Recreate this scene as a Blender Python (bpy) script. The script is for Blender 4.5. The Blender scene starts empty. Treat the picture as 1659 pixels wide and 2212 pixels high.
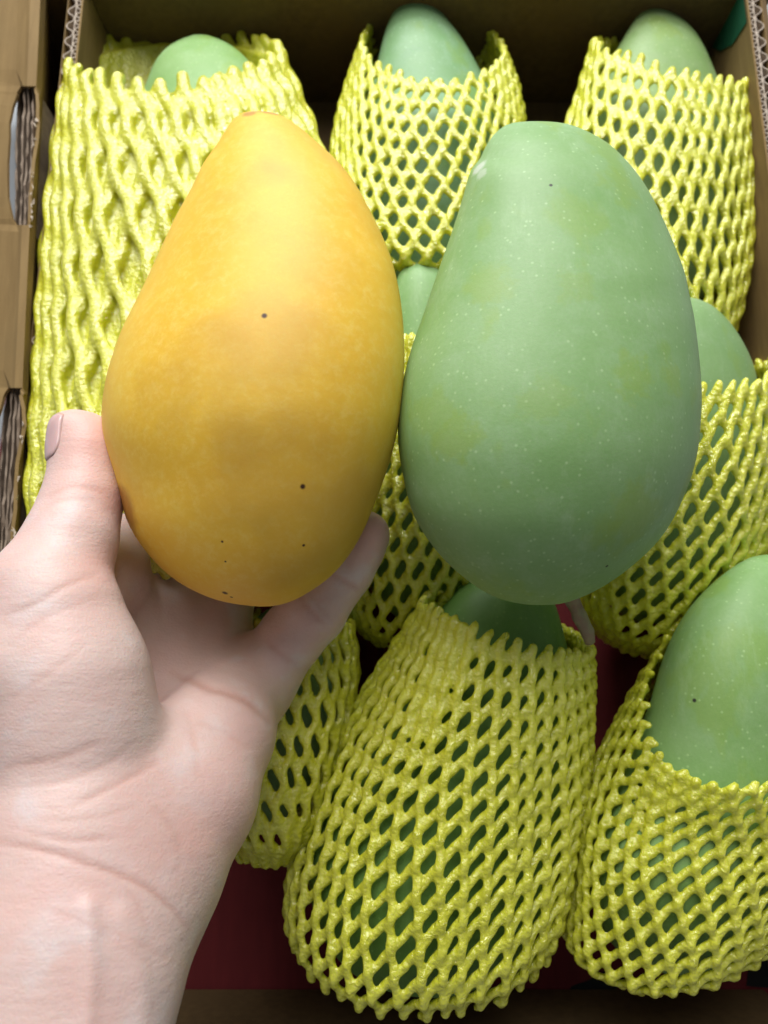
import bpy, bmesh, math, random
import numpy as np
from mathutils import Vector, Matrix
from mathutils.bvhtree import BVHTree
random.seed(4); rng = np.random.default_rng(7)
R = math.radians
sc = bpy.context.scene
col = sc.collection

# ------------------------------------------------------------------ camera
H = 0.43                       # camera height over the box bottom (m)
TILT = R(12.4)                 # camera looks nearly straight down
CT, ST = math.cos(TILT), math.sin(TILT)
cam = bpy.data.cameras.new('camera'); cam_o = bpy.data.objects.new('camera', cam); col.objects.link(cam_o)
cam_o.location = (0, 0, H); cam_o.rotation_euler = (TILT, 0, 0)
cam.sensor_fit = 'VERTICAL'; cam.sensor_height = 36; cam.sensor_width = 27
F = 1609.0; CX, CY = 829.5, 1106.0
cam.lens = 36 * F / 2212
cam.clip_start = 0.01; cam.clip_end = 50
cam.dof.use_dof = True; cam.dof.focus_distance = 0.26; cam.dof.aperture_fstop = 11
sc.camera = cam_o

# ------------------------------------------------------------------ world and lamps (indoor light from a window beyond the box)
w = bpy.data.worlds.new('World'); sc.world = w; w.use_nodes = True
bgn = w.node_tree.nodes['Background']
bgn.inputs[0].default_value = (0.93, 0.97, 1.0, 1); bgn.inputs[1].default_value = 0.15
def area(name, loc, target, sx, sy, power, colr):
    l = bpy.data.lights.new(name, 'AREA'); l.shape = 'RECTANGLE'; l.size = sx; l.size_y = sy
    l.energy = power; l.color = colr
    o = bpy.data.objects.new(name, l); col.objects.link(o); o.location = loc
    o.rotation_euler = (Vector(target) - Vector(loc)).to_track_quat('-Z', 'Y').to_euler()
    return o
area('window_light', (-0.15, 1.45, 0.85), (0.0, 0.08, 0.1), 0.9, 0.7, 19, (0.97, 0.985, 1.0))
area('ceiling_light', (-0.15, 1.05, 1.40), (0.0, 0.05, 0.1), 1.2, 1.0, 18, (1.0, 0.97, 0.94))
sc.view_settings.view_transform = 'Standard'; sc.view_settings.look = 'None'
sc.view_settings.exposure = 0.22; sc.view_settings.gamma = 1.0
sc.render.engine = 'CYCLES'
sc.cycles.use_denoising = True
sc.cycles.max_bounces = 6
sc.cycles.use_adaptive_sampling = True; sc.cycles.adaptive_threshold = 0.02

# ------------------------------------------------------------------ layout helpers
def W(vx, vy, d):
    """a point of the place: along the sight line (vx, vy) at a true distance d (m) in front of the lens"""
    X = (vx - CX) / F * d; Y = -(vy - CY) / F * d
    return Vector((X, Y * CT + d * ST, H + Y * ST - d * CT))
def D(vy, z):
    return (H - z) / (CT + (vy - CY) / F * ST)
def WZ(vx, vy, z):
    return W(vx, vy, D(vy, z))

def link(name, me, mat=None, parent=None, smooth=True):
    o = bpy.data.objects.new(name, me); col.objects.link(o)
    if mat: me.materials.append(mat)
    if smooth and len(me.polygons): me.polygons.foreach_set('use_smooth', [True] * len(me.polygons))
    if parent: o.parent = parent
    return o
def mesh(name, verts, faces):
    me = bpy.data.meshes.new(name)
    me.from_pydata([tuple(map(float, v)) for v in verts], [], [tuple(map(int, f)) for f in faces]); me.update()
    return me
def np_mesh(name, V, Q):
    """V (n,3), Q (m,4) quads, fast"""
    me = bpy.data.meshes.new(name)
    me.vertices.add(len(V)); me.vertices.foreach_set('co', V.astype(np.float32).ravel())
    me.loops.add(Q.size); me.loops.foreach_set('vertex_index', Q.astype(np.int32).ravel())
    me.polygons.add(len(Q)); me.polygons.foreach_set('loop_start', np.arange(0, Q.size, Q.shape[1], dtype=np.int32))
    me.polygons.foreach_set('loop_total', np.full(len(Q), Q.shape[1], dtype=np.int32))
    me.update(calc_edges=True); me.validate()
    return me
def tag(o, label, cat=None, group=None, kind=None):
    o['label'] = label
    if cat: o['category'] = cat
    if group: o['group'] = group
    if kind: o['kind'] = kind
    return o
def empty(name, loc):
    o = bpy.data.objects.new(name, None); col.objects.link(o); o.location = loc; o.empty_display_size = 0.02
    return o
def recentre(me, c):
    me.transform(Matrix.Translation(-Vector(c)))

def spline(P, n):
    """Catmull-Rom through rows P (k, m), n samples by arc length of the first columns"""
    P = np.asarray(P, float); k = len(P)
    Q = np.vstack([2 * P[0] - P[1], P, 2 * P[-1] - P[-2]])
    t = np.linspace(0, k - 1 - 1e-9, 40 * k); i = t.astype(int); f = (t - i)[:, None]
    a, b, c, d = Q[i], Q[i + 1], Q[i + 2], Q[i + 3]
    S = 0.5 * (2 * b + (c - a) * f + (2 * a - 5 * b + 4 * c - d) * f**2 + (3 * b - a - 3 * c + d) * f**3)
    L = np.concatenate([[0], np.cumsum(np.linalg.norm(np.diff(S[:, :2], axis=0), axis=1))]); L /= L[-1]
    u = np.linspace(0, 1, n)
    return np.stack([np.interp(u, L, S[:, j]) for j in range(S.shape[1])], 1)

# ------------------------------------------------------------------ material helpers
class NT:
    def __init__(s, name):
        s.m = bpy.data.materials.new(name); s.m.use_nodes = True; s.t = s.m.node_tree; s.n = s.t.nodes; s.l = s.t.links
        s.b = s.n['Principled BSDF']; s.tc = s.n.new('ShaderNodeTexCoord')
    def set(s, **k):
        for a, v in k.items():
            i = s.b.inputs[a.replace('_', ' ')]
            if hasattr(v, 'is_linked'): s.l.new(v, i)
            else: i.default_value = v
    def inp(s, sock, v):
        if hasattr(v, 'is_linked'): s.l.new(v, sock)
        elif v is not None: sock.default_value = v
    def noise(s, scale, detail=4, rough=0.55, vec=None, dist=0.0):
        n = s.n.new('ShaderNodeTexNoise'); n.inputs['Scale'].default_value = scale; n.inputs['Detail'].default_value = detail
        n.inputs['Roughness'].default_value = rough; n.inputs['Distortion'].default_value = dist
        s.l.new(vec or s.tc.outputs['Object'], n.inputs['Vector']); return n.outputs['Fac']
    def voro(s, scale, feat='F1', rnd=1.0, vec=None):
        n = s.n.new('ShaderNodeTexVoronoi'); n.feature = feat; n.inputs['Scale'].default_value = scale
        n.inputs['Randomness'].default_value = rnd
        s.l.new(vec or s.tc.outputs['Object'], n.inputs['Vector']); return n.outputs['Distance']
    def mapping(s, scale=(1, 1, 1), loc=(0, 0, 0), rot=(0, 0, 0)):
        n = s.n.new('ShaderNodeMapping'); n.inputs['Scale'].default_value = scale; n.inputs['Location'].default_value = loc
        n.inputs['Rotation'].default_value = rot
        s.l.new(s.tc.outputs['Object'], n.inputs['Vector']); return n.outputs['Vector']
    def ramp(s, v, a, b, smooth=True):
        n = s.n.new('ShaderNodeMapRange'); n.interpolation_type = 'SMOOTHSTEP' if smooth else 'LINEAR'
        s.l.new(v, n.inputs['Value']); n.inputs['From Min'].default_value = a; n.inputs['From Max'].default_value = b
        return n.outputs['Result']
    def math(s, op, a, b=None):
        n = s.n.new('ShaderNodeMath'); n.operation = op; s.inp(n.inputs[0], a); s.inp(n.inputs[1], b); return n.outputs[0]
    def mix(s, f, a, b, mode='MIX'):
        n = s.n.new('ShaderNodeMix'); n.data_type = 'RGBA'; n.blend_type = mode
        s.inp(n.inputs['Factor'], f)
        s.inp(n.inputs['A'], a + (1,) if isinstance(a, tuple) else a); s.inp(n.inputs['B'], b + (1,) if isinstance(b, tuple) else b)
        # the RGBA sockets are found by type
        ra = [i for i in n.inputs if i.type == 'RGBA']
        s.inp(ra[0], a + (1,) if isinstance(a, tuple) else a); s.inp(ra[1], b + (1,) if isinstance(b, tuple) else b)
        return [o for o in n.outputs if o.type == 'RGBA'][0]
    def bump(s, h, strength, dist, prev=None):
        n = s.n.new('ShaderNodeBump'); n.inputs['Strength'].default_value = strength; n.inputs['Distance'].default_value = dist
        s.l.new(h, n.inputs['Height'])
        if prev: s.l.new(prev, n.inputs['Normal'])
        s.l.new(n.outputs['Normal'], s.b.inputs['Normal']); return n.outputs['Normal']
    def attr(s, name):
        n = s.n.new('ShaderNodeAttribute'); n.attribute_name = name; return n.outputs['Fac']
    def spots(s, pts, colr, prev):
        for p, r in pts:
            n = s.n.new('ShaderNodeVectorMath'); n.operation = 'DISTANCE'
            s.l.new(s.tc.outputs['Object'], n.inputs[0]); n.inputs[1].default_value = p
            prev = s.mix(s.ramp(n.outputs['Value'], r, r * 0.35), prev, colr)
        return prev
    def patches(s, pts, colr, prev, warp=0.026, scale=120):
        nz = s.n.new('ShaderNodeTexNoise'); nz.inputs['Scale'].default_value = scale; nz.inputs['Detail'].default_value = 4; nz.inputs['Roughness'].default_value = 0.65
        s.l.new(s.tc.outputs['Object'], nz.inputs['Vector'])
        a = s.n.new('ShaderNodeVectorMath'); a.operation = 'MULTIPLY_ADD'; s.l.new(nz.outputs['Color'], a.inputs[0]); a.inputs[1].default_value = (warp,) * 3
        b = s.n.new('ShaderNodeVectorMath'); b.operation = 'SUBTRACT'; s.l.new(s.tc.outputs['Object'], b.inputs[0]); b.inputs[1].default_value = (warp / 2,) * 3
        s.l.new(b.outputs[0], a.inputs[2])
        for p, r, k in pts:
            n = s.n.new('ShaderNodeVectorMath'); n.operation = 'DISTANCE'; s.l.new(a.outputs[0], n.inputs[0]); n.inputs[1].default_value = p
            prev = s.mix(s.math('MULTIPLY', s.ramp(n.outputs['Value'], r, r * 0.45), k), prev, colr)
        return prev

def card_material(name, base, dark, streak=True):
    m = NT(name)
    v = m.mapping(scale=(1, 0.12, 1)) if streak else None
    c = m.mix(m.ramp(m.noise(220, 4, 0.6, v), 0.3, 0.72), base, dark)
    c = m.mix(m.ramp(m.noise(30, 3), 0.45, 0.75), c, tuple(0.86 * a for a in base))
    m.set(Base_Color=c, Roughness=0.75); m.b.inputs['Specular IOR Level'].default_value = 0.25
    m.bump(m.noise(900, 3), 0.15, 0.0006)
    return m.m
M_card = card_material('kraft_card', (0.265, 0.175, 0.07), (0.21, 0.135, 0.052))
M_card_shaded = card_material('kraft_card_shaded', (0.155, 0.10, 0.043), (0.12, 0.078, 0.034))  # same kraft card with the shade inside the box painted into its colour
M_edge = card_material('card_edge', (0.62, 0.53, 0.44), (0.45, 0.37, 0.29), False)
M_flute = card_material('card_flute', (0.30, 0.23, 0.17), (0.2, 0.15, 0.11), False)
M_red = card_material('red_printed_card', (0.17, 0.021, 0.024), (0.14, 0.017, 0.020))
def plain(name, c, rough=0.7, spec=0.3):
    m = NT(name); n = m.noise(300, 3)
    m.set(Base_Color=m.mix(n, tuple(0.85 * a for a in c), tuple(min(1, 1.1 * a) for a in c)), Roughness=rough)
    m.b.inputs['Specular IOR Level'].default_value = spec; return m.m
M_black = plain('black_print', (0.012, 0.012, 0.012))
M_green_print = plain('green_print', (0.012, 0.10, 0.05))
m = NT('grey_concrete')
m.set(Base_Color=m.mix(m.noise(40, 8, 0.7), (0.36, 0.39, 0.42), (0.52, 0.55, 0.57)), Roughness=0.8); M_ground = m.m

# net: glossy crinkled foam
def net_material(name, base, deep):
    m = NT(name)
    n1 = m.noise(420, 3, 0.6)
    c = m.mix(m.ramp(m.noise(120, 3), 0.3, 0.7), base, deep)
    c = m.mix(m.ramp(n1, 0.55, 0.8), c, tuple(min(1, a * 1.1 + 0.05) for a in base))
    m.set(Base_Color=c, Roughness=0.42)
    m.set(Subsurface_Weight=0.6, Subsurface_Radius=(1.0, 1.0, 0.15), Subsurface_Scale=0.005, Coat_Weight=0.9, Coat_Roughness=0.06, Coat_IOR=2.1)
    b = m.bump(m.voro(520, 'SMOOTH_F1'), 0.45, 0.0018)
    b = m.bump(m.noise(800, 2, 0.5, dist=1.0), 0.5, 0.0012, b)
    cb = m.n.new('ShaderNodeBump'); cb.inputs['Strength'].default_value = 0.6; cb.inputs['Distance'].default_value = 0.0016
    m.l.new(m.noise(640, 2, 0.5, dist=0.8), cb.inputs['Height']); m.l.new(b, cb.inputs['Normal']); m.l.new(cb.outputs['Normal'], m.b.inputs['Coat Normal'])
    return m.m
M_net = net_material('yellow_foam', (0.77, 0.79, 0.05), (0.72, 0.73, 0.032))
M_net2 = net_material('lime_foam', (0.70, 0.705, 0.03), (0.65, 0.65, 0.02))

def mango_green(name, off=(0, 0, 0), spots=(), tint=(1, 1, 1), pat=(), pale=()):
    m = NT(name); v = m.mapping(loc=off)
    base = m.mix(m.ramp(m.noise(22, 5, 0.6, v), 0.35, 0.68), (0.235, 0.395, 0.155), (0.285, 0.44, 0.20))
    bloom = m.ramp(m.noise(60, 6, 0.7, v), 0.42, 0.75)
    base = m.mix(m.math('MULTIPLY', bloom, 0.6), base, (0.35, 0.49, 0.295))
    patch = m.ramp(m.noise(38, 4, 0.6, m.mapping(loc=(off[0] + 3.1, off[1] - 1.7, off[2]), scale=(1, 0.55, 1))), 0.54, 0.63)
    base = m.mix(m.math('MULTIPLY', patch, 0.5), base, (0.27, 0.40, 0.075))
    fine = m.noise(700, 3, 0.6, v)
    base = m.mix(m.math('MULTIPLY', fine, 0.5), base, (0.16, 0.31, 0.09))
    rub = m.ramp(m.noise(70, 5, 0.75, m.mapping(loc=off, scale=(1, 0.3, 1), rot=(0, 0, 0.3))), 0.52, 0.75)
    base = m.mix(m.math('MULTIPLY', rub, 0.45), base, (0.37, 0.52, 0.30))
    dv = m.voro(300, rnd=1.0, vec=v)
    msk = m.math('MULTIPLY', m.ramp(dv, 0.22, 0.05), m.ramp(m.noise(45, 2, 0.5, v), 0.22, 0.52))
    base = m.mix(m.math('MULTIPLY', msk, 0.42), base, (0.50, 0.68, 0.38))
    base = m.patches(pat, (0.26, 0.38, 0.065), base)
    base = m.patches(pale, (0.58, 0.62, 0.55), base, 0.005, 250)
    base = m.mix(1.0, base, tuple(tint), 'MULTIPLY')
    base = m.spots(spots, (0.03, 0.035, 0.02), base)
    m.set(Base_Color=base, Roughness=m.math('ADD', m.math('MULTIPLY', bloom, 0.12), 0.50))
    m.b.inputs['Specular IOR Level'].default_value = 0.45
    m.set(Subsurface_Weight=0.08, Subsurface_Radius=(0.4, 1.0, 0.3), Subsurface_Scale=0.003)
    b = m.bump(m.noise(16, 2, 0.4, v), 0.2, 0.004)
    m.bump(m.noise(900, 3, 0.6, v), 0.12, 0.0005, b)
    return m.m
def mango_yellow(name, spots=(), brown=(), tan=()):
    m = NT(name)
    base = m.mix(m.ramp(m.noise(26, 5, 0.62), 0.33, 0.7), (0.82, 0.53, 0.052), (0.79, 0.475, 0.042))
    mott = m.ramp(m.noise(270, 6, 0.78, dist=0.2), 0.42, 0.70)
    base = m.mix(m.math('MULTIPLY', mott, 0.45), base, (0.86, 0.66, 0.17))
    dull = m.ramp(m.noise(17, 3, 0.5, m.mapping(loc=(0.31, 0.2, 0.1))), 0.5, 0.72)
    base = m.mix(m.math('MULTIPLY', dull, 0.6), base, (0.55, 0.32, 0.045))
    base = m.patches(tan, (0.50, 0.27, 0.04), base, 0.03, 45)
    base = m.patches([(p, r, 0.8) for p, r in brown], (0.40, 0.17, 0.03), base, 0.004, 300)
    base = m.spots(spots, (0.06, 0.022, 0.008), base)
    m.set(Base_Color=base, Roughness=m.math('ADD', m.math('MULTIPLY', mott, 0.10), 0.50))
    m.b.inputs['Specular IOR Level'].default_value = 0.4
    m.set(Subsurface_Weight=0.15, Subsurface_Radius=(1.0, 0.5, 0.1), Subsurface_Scale=0.005)
    b = m.bump(m.noise(20, 2, 0.4), 0.25, 0.004)
    m.bump(m.noise(520, 4, 0.6), 0.12, 0.0005, b)
    return m.m
m = NT('brown_stem')
m.set(Base_Color=m.mix(m.ramp(m.noise(160, 4), 0.35, 0.65), (0.36, 0.25, 0.17), (0.36, 0.33, 0.19)), Roughness=0.7)
m.bump(m.noise(400, 4), 0.6, 0.001); M_stem = m.m

# ------------------------------------------------------------------ ground and box
gz = -0.012
g = link('ground', mesh('ground', [(-6, -6, gz), (6, -6, gz), (6, 6, gz), (-6, 6, gz)], [(0, 1, 2, 3)]), M_ground)
tag(g, 'grey floor showing through the slots of the box', kind='structure')

XL, XR, YF, YB, ZR = -0.166, 0.200, -0.165, 0.375, 0.09
box = empty('cardboard_box', (0.017, 0.1, 0)); BC = Vector(box.location)
tag(box, 'open brown cardboard fruit box with a red inside bottom', 'box')
def bpart(name, me, mat, parent=None, smooth=False):
    recentre(me, BC); return link(name, me, mat, parent or box, smooth)
def slab(x0, x1, y0, y1, z0, z1, bev=0.0008):
    bm = bmesh.new(); bmesh.ops.create_cube(bm, size=1)
    for v in bm.verts:
        v.co = Vector(((x0, x1)[v.co.x > 0], (y0, y1)[v.co.y > 0], (z0, z1)[v.co.z > 0]))
    if bev: bmesh.ops.bevel(bm, geom=bm.edges[:], offset=bev, segments=2, affect='EDGES')
    me = bpy.data.meshes.new('panel'); bm.to_mesh(me); bm.free(); return me
bp = bpart('bottom_panel', slab(XL - 0.066, XR + 0.02, YF - 0.012, YB + 0.012, -0.008, 0.0), M_red); bp['label'] = 'dark red bottom inside the box'
bpart('back_wall', slab(XL - 0.09, XR + 0.02, YB, YB + 0.007, 0.0012, ZR + 0.004), M_card_shaded)
bpart('front_wall', slab(XL - 0.066, XR + 0.02, YF - 0.007, YF, 0.0012, ZR + 0.004), M_card_shaded)
# a glued flap of card along the foot of the front wall
def sheet_fold(rows, th=0.002):
    V = []; Fc = []
    for r in rows: V += [Vector(p) for p in r]
    n = len(rows[0])
    for i in range(len(rows) - 1):
        for j in range(n - 1): Fc.append((i * n + j, i * n + j + 1, (i + 1) * n + j + 1, (i + 1) * n + j))
    return V, Fc
bpart('shade_sheet', slab(XL + 0.002, XR - 0.002, 0.24, YB - 0.001, 0.0012, 0.004), M_card_shaded)  # dark sheet added over the red bottom to stand for shade by the back wall
bpart('inner_flap', slab(XL + 0.004, XR - 0.004, YF + 0.0012, YF + 0.007, 0.0012, 0.05), M_card_shaded)

def corrugated(name, x0, side, y0, y1, z0, z1, label):
    """double-wall board standing along y: liner, large flute, liner, small flute, liner; side = +1 box interior towards +x"""
    t = 0.0005; p = empty(name, (x0 - BC.x, (y0 + y1) / 2 - BC.y, z0)); p.parent = box; p['label'] = label
    def put(nm, me, mt):
        me.transform(Matrix.Translation(-Vector((x0, (y0 + y1) / 2, z0 + BC.z)))); return link(nm, me, mt, p, False)
    a, b = 0.0047, 0.0031
    xs = [0, -side * a, -side * (a + b)]
    for i, xo in enumerate((0.0, b, a + b)):
        x = x0 - side * xo
        put('liner', slab(x - t / 2 - (0.0003 if i == 0 else 0), x + t / 2 + (0.0003 if i == 0 else 0), y0, y1, z0, z1 - (0.0002 if i == 1 else 0), 0.0001), M_edge if i == 1 else M_card)
    def flute(xa, amp, wl, ph, seed):
        n = int((y1 - y0) / wl * 16); y = np.linspace(y0, y1, n); rr = np.random.default_rng(seed)
        wob = np.interp(y, np.linspace(y0, y1, 30), rr.normal(0, 0.5, 30))
        s = np.sin(2 * np.pi * (y - y0) / wl + ph + wob); x = xa + amp * np.sign(s) * np.abs(s)**0.75
        V = []; Fc = []
        dx = np.gradient(x); dy = np.gradient(y); L = np.hypot(dx, dy); nx, ny = dy / L * 0.00022, -dx / L * 0.00022
        for i in range(n):
            for s_ in (1, -1):
                V += [(x[i] + s_ * nx[i], y[i] + s_ * ny[i], z0), (x[i] + s_ * nx[i], y[i] + s_ * ny[i], z1 - 0.0003)]
        for i in range(n - 1):
            k = 4 * i
            Fc += [(k, k + 4, k + 5, k + 1), (k + 2, k + 3, k + 7, k + 6), (k + 1, k + 5, k + 7, k + 3)]
        return mesh('flute', V, Fc)
    put('flute', flute(x0 - side * (b / 2), b / 2 - 0.0004, 0.0049, 0.4, 3), M_edge)
    put('flute', flute(x0 - side * (b + a / 2), a / 2 - 0.0004, 0.0098, 1.2, 8), M_edge)
    return p
corrugated('side_board', XL, 1, 0.155, YB - 0.001, 0.0012, ZR, 'double layer corrugated board with its cut edge showing')
corrugated('side_board', XR, -1, YF + 0.001, YB - 0.001, 0.0012, ZR, 'corrugated board with crushed cut edge')
bpart('side_wall', slab(XR + 0.0088, XR + 0.0128, YF + 0.001, YB - 0.001, 0.0012, ZR - 0.003), M_card_shaded)
# green print on the inside of the right board
gp = mesh('green_print', [(XR - 0.0012, 0.350, 0.089), (XR - 0.0012, 0.372, 0.089), (XR - 0.0012, 0.372, 0.050), (XR - 0.0012, 0.361, 0.058), (XR - 0.0012, 0.352, 0.072)], [(0, 4, 3, 2, 1)])
bpart('green_print', gp, M_green_print)
# dark print on the red bottom
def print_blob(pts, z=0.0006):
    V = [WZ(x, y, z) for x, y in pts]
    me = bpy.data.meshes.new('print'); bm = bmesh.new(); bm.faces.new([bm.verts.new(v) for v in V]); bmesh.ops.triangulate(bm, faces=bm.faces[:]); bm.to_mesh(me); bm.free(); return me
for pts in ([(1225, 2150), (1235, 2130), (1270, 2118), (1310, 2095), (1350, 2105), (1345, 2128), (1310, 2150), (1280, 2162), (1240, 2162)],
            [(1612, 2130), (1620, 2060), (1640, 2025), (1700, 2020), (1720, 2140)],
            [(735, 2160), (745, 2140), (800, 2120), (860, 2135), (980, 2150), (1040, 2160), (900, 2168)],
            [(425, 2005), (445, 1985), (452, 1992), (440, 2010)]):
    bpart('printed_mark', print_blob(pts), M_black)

# left outer wall: folded over at the top, with two hand slots torn along the crest
CR = [(-250, (-120, 66, 74, 97, 150)), (-100, (-120, 61, 69, 90, 138)), (0, (-120, 57, 65, 85, 128)), (577, (-120, 38, 44, 58, 106)), (866, (-120, 22, 30, 45, 92)), (1250, (-130, -5, 2, 18, 76)), (1500, (-140, -25, -18, -2, 60)), (2300, (-200, -80, -70, -55, 10))]
def crest(y):
    ys = [r[0] for r in CR]; return [float(np.interp(y, ys, [r[1][k] for r in CR])) for k in range(5)]
ZC = (0.082, 0.097, 0.099, 0.0985, 0.004)
slots = [(186, 486, 30, 70), (838, 1215, -2, 40)]
def slot_of(y):
    for s in slots:
        if s[0] <= y <= s[1]: return s
ys = list(range(-250, 2301, 50))
for s in slots: ys += [s[0], s[0] + 18, s[0] + 45, s[0] + 80, s[1] - 60, s[1] - 14, s[1]]
ys = sorted(set(ys)); rows = []; flags = []
for y in ys:
    c = crest(y); j = rng.normal(0, 1.0, 8)
    s = slot_of(y)
    tp = 0.0
    if s:
        tp = min(1.0, (y - s[0]) / 90.0, (s[1] - y) / 110.0) if 0 else min(1, (y - s[0]) / 80, (s[1] - y) / 70)
        tp = max(0.0, tp) ** 0.6
    xl = c[1] - 6 - 22 * tp + j[0]; xr = c[3] + 2 + 12 * tp * (1.0 if s and y - s[0] < 140 else 0.35) + j[1] * (1.6 if s else 0.3)
    row = [(c[0], ZC[0]), (xl if s else c[1] - 18, 0.094), (c[1], ZC[1]), (c[2], ZC[2]), (xr if s else c[3] + 2, ZC[3]), (c[3] + 14, 0.092), (c[4], ZC[4])]
    rows.append([WZ(x, y, z) for x, z in row])
V, Fc = sheet_fold(rows); n = 7
keep = []
for i in range(len(rows) - 1):
    ym = (ys[i] + ys[i + 1]) / 2
    for jx in range(n - 1):
        if slot_of(ym) and jx in (1, 2, 3): continue
        keep.append((i * n + jx, i * n + jx + 1, (i + 1) * n + jx + 1, (i + 1) * n + jx))
me = mesh('left_wall', V, keep); recentre(me, BC)
lw = link('folded_side_wall', me, M_card, box, False); lw['label'] = 'folded over side wall with two torn hand slots'
so = lw.modifiers.new('thick', 'SOLIDIFY'); so.thickness = 0.0016; so.offset = 1
bv = lw.modifiers.new('bev', 'BEVEL'); bv.width = 0.0006; bv.segments = 2; bv.limit_method = 'ANGLE'; bv.angle_limit = R(50)
# layers of card seen inside the slots
for s in slots:
    for k, (dx, zt) in enumerate(((-8, 0.088), (3, 0.091), (11, 0.0925), (19, 0.094))):
        V = []; Fc = []; yy = np.linspace(s[0] - 6, s[1] + 6, 22); nn = len(yy)
        for q, y in enumerate(yy):
            c = crest(y); t = (q / (nn - 1)); bend = 9 * math.sin(math.pi * min(1, t * 1.4)) * (k - 1.5) * 0.25
            p = WZ(c[1] + dx + bend + rng.normal(0, 0.25), y, zt); e = 0.0005
            for ox in (-e, e): V += [(p.x + ox, p.y, zt - 0.07), (p.x + ox, p.y, zt + rng.normal(0, 0.0006))]
        for q in range(nn - 1):
            a = 4 * q; Fc += [(a, a + 1, a + 5, a + 4), (a + 2, a + 6, a + 7, a + 3), (a + 1, a + 3, a + 7, a + 5)]
        me = mesh('card_layer', V, Fc); recentre(me, BC)
        link('card_layer', me, M_flute, box, False)
# frayed paper bits along the torn slot edges
for s in slots:
    for q in range(16):
        y = random.uniform(s[0] + 70, s[1] + 4); c = crest(y); p = WZ(c[3] + 5 + random.uniform(-3, 3), y, 0.0995)
        V = [p + Vector((random.uniform(-1, 1), random.uniform(-1.6, 1.6), random.uniform(-0.3, 0.9))) * 0.0011 for _ in range(5)]
        me = mesh('paper_fray', V, [(0, 1, 2), (0, 2, 3), (0, 3, 4)]); recentre(me, BC); link('paper_fray', me, M_edge, box, False)

# ------------------------------------------------------------------ mangoes
def mango_mesh(left, right, d0, d1, thick=0.86, tilt=0.0, n=72, seg=64, seed=0, pw=2.0, bumps=()):
    A = spline(left, n); B = spline(right, n); V = []
    for i in range(n):
        t = i / (n - 1); d = d0 + (d1 - d0) * t
        a = np.array(W(A[i, 0], A[i, 1], d)); b = np.array(W(B[i, 0], B[i, 1], d))
        if i in (0, n - 1): V.append((a + b) / 2); continue
        C = (a + b) / 2; S = (b - a) / 2; hw = np.linalg.norm(S)
        cx, cy = (A[i] + B[i])[:2] / 2
        hwpx = np.linalg.norm(B[i] - A[i]) / 2
        N = np.array(W(cx, cy + tilt * hwpx, d - hw * thick)) - C
        for k in range(seg):
            al = 2 * math.pi * k / seg
            c, s_ = math.cos(al), math.sin(al)
            V.append(C + S * np.sign(c) * abs(c)**(2 / pw) + N * np.sign(s_) * abs(s_)**(2 / pw))
    Fc = []
    for k in range(seg): Fc.append((0, 1 + (k + 1) % seg, 1 + k))
    for i in range(n - 3):
        o = 1 + i * seg
        for k in range(seg):
            k2 = (k + 1) % seg; Fc.append((o + k, o + k2, o + seg + k2, o + seg + k))
    o = 1 + (n - 3) * seg; e = len(V) - 1
    for k in range(seg): Fc.append((e, o + k, o + (k + 1) % seg))
    V = np.array(V)
    return V, Fc
def mango(name, V, Fc, mat_fn, label, group=None, smooth_it=2):
    # gentle relaxation of the traced shape
    nb = [[] for _ in V]
    for f in Fc:
        for a, b in zip(f, f[1:] + f[:1]): nb[a].append(b); nb[b].append(a)
    for _ in range(smooth_it):
        V = np.array([0.5 * V[i] + 0.5 * V[nb[i]].mean(0) for i in range(len(V))])
    c = V.mean(0); c[2] = V[:, 2].min()
    me = mesh(name, V - c, Fc)
    bm = bmesh.new(); bm.from_mesh(me); bmesh.ops.recalc_face_normals(bm, faces=bm.faces[:]); bm.to_mesh(me)
    tree = BVHTree.FromBMesh(bm); bm.free()
    def hit(vx, vy):
        o = Vector((0, 0, H)) - Vector(c); p = W(vx, vy, 1.0) - Vector(c)
        h = tree.ray_cast(o, (p - o).normalized())[0]
        return tuple(h) if h else (9, 9, 9)
    o = link(name, me, mat_fn(hit)); o.location = c
    tag(o, label, 'mango', group)
    return o, hit

yl = [(562, 238), (517, 244), (493, 272), (465, 317), (440, 350), (412, 409), (380, 467), (350, 532), (323, 592), (296, 648), (268, 705), (248, 760), (233, 812), (224, 870), (223, 915), (231, 965), (252, 1034), (277, 1128), (324, 1201), (386, 1258), (470, 1297), (564, 1312)]
yr = [(562, 238), (606, 248), (651, 277), (683, 306), (726, 344), (761, 387), (794, 445), (824, 508), (846, 566), (861, 634), (869, 713), (870, 790), (863, 877), (855, 930), (841, 992), (814, 1072), (773, 1168), (720, 1240), (653, 1288), (610, 1306), (564, 1312)]
gl = [(1165, 261), (1105, 265), (1075, 281), (1047, 318), (1041, 338), (1036, 352), (1020, 358), (1007, 402), (993, 452), (974, 510), (955, 565), (933, 630), (913, 690), (894, 745), (877, 810), (867, 870), (863, 930), (868, 995), (890, 1098), (925, 1165), (980, 1229), (1052, 1282), (1100, 1300), (1150, 1308)]
gr = [(1165, 261), (1205, 264), (1240, 271), (1310, 306), (1370, 366), (1413, 434), (1455, 528), (1478, 590), (1487, 635), (1498, 690), (1510, 800), (1512, 880), (1501, 990), (1467, 1091), (1416, 1174), (1322, 1255), (1228, 1301), (1150, 1308)]
V, Fc = mango_mesh(yl, yr, 0.286, 0.266, 0.84)
YV = V.copy()
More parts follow.
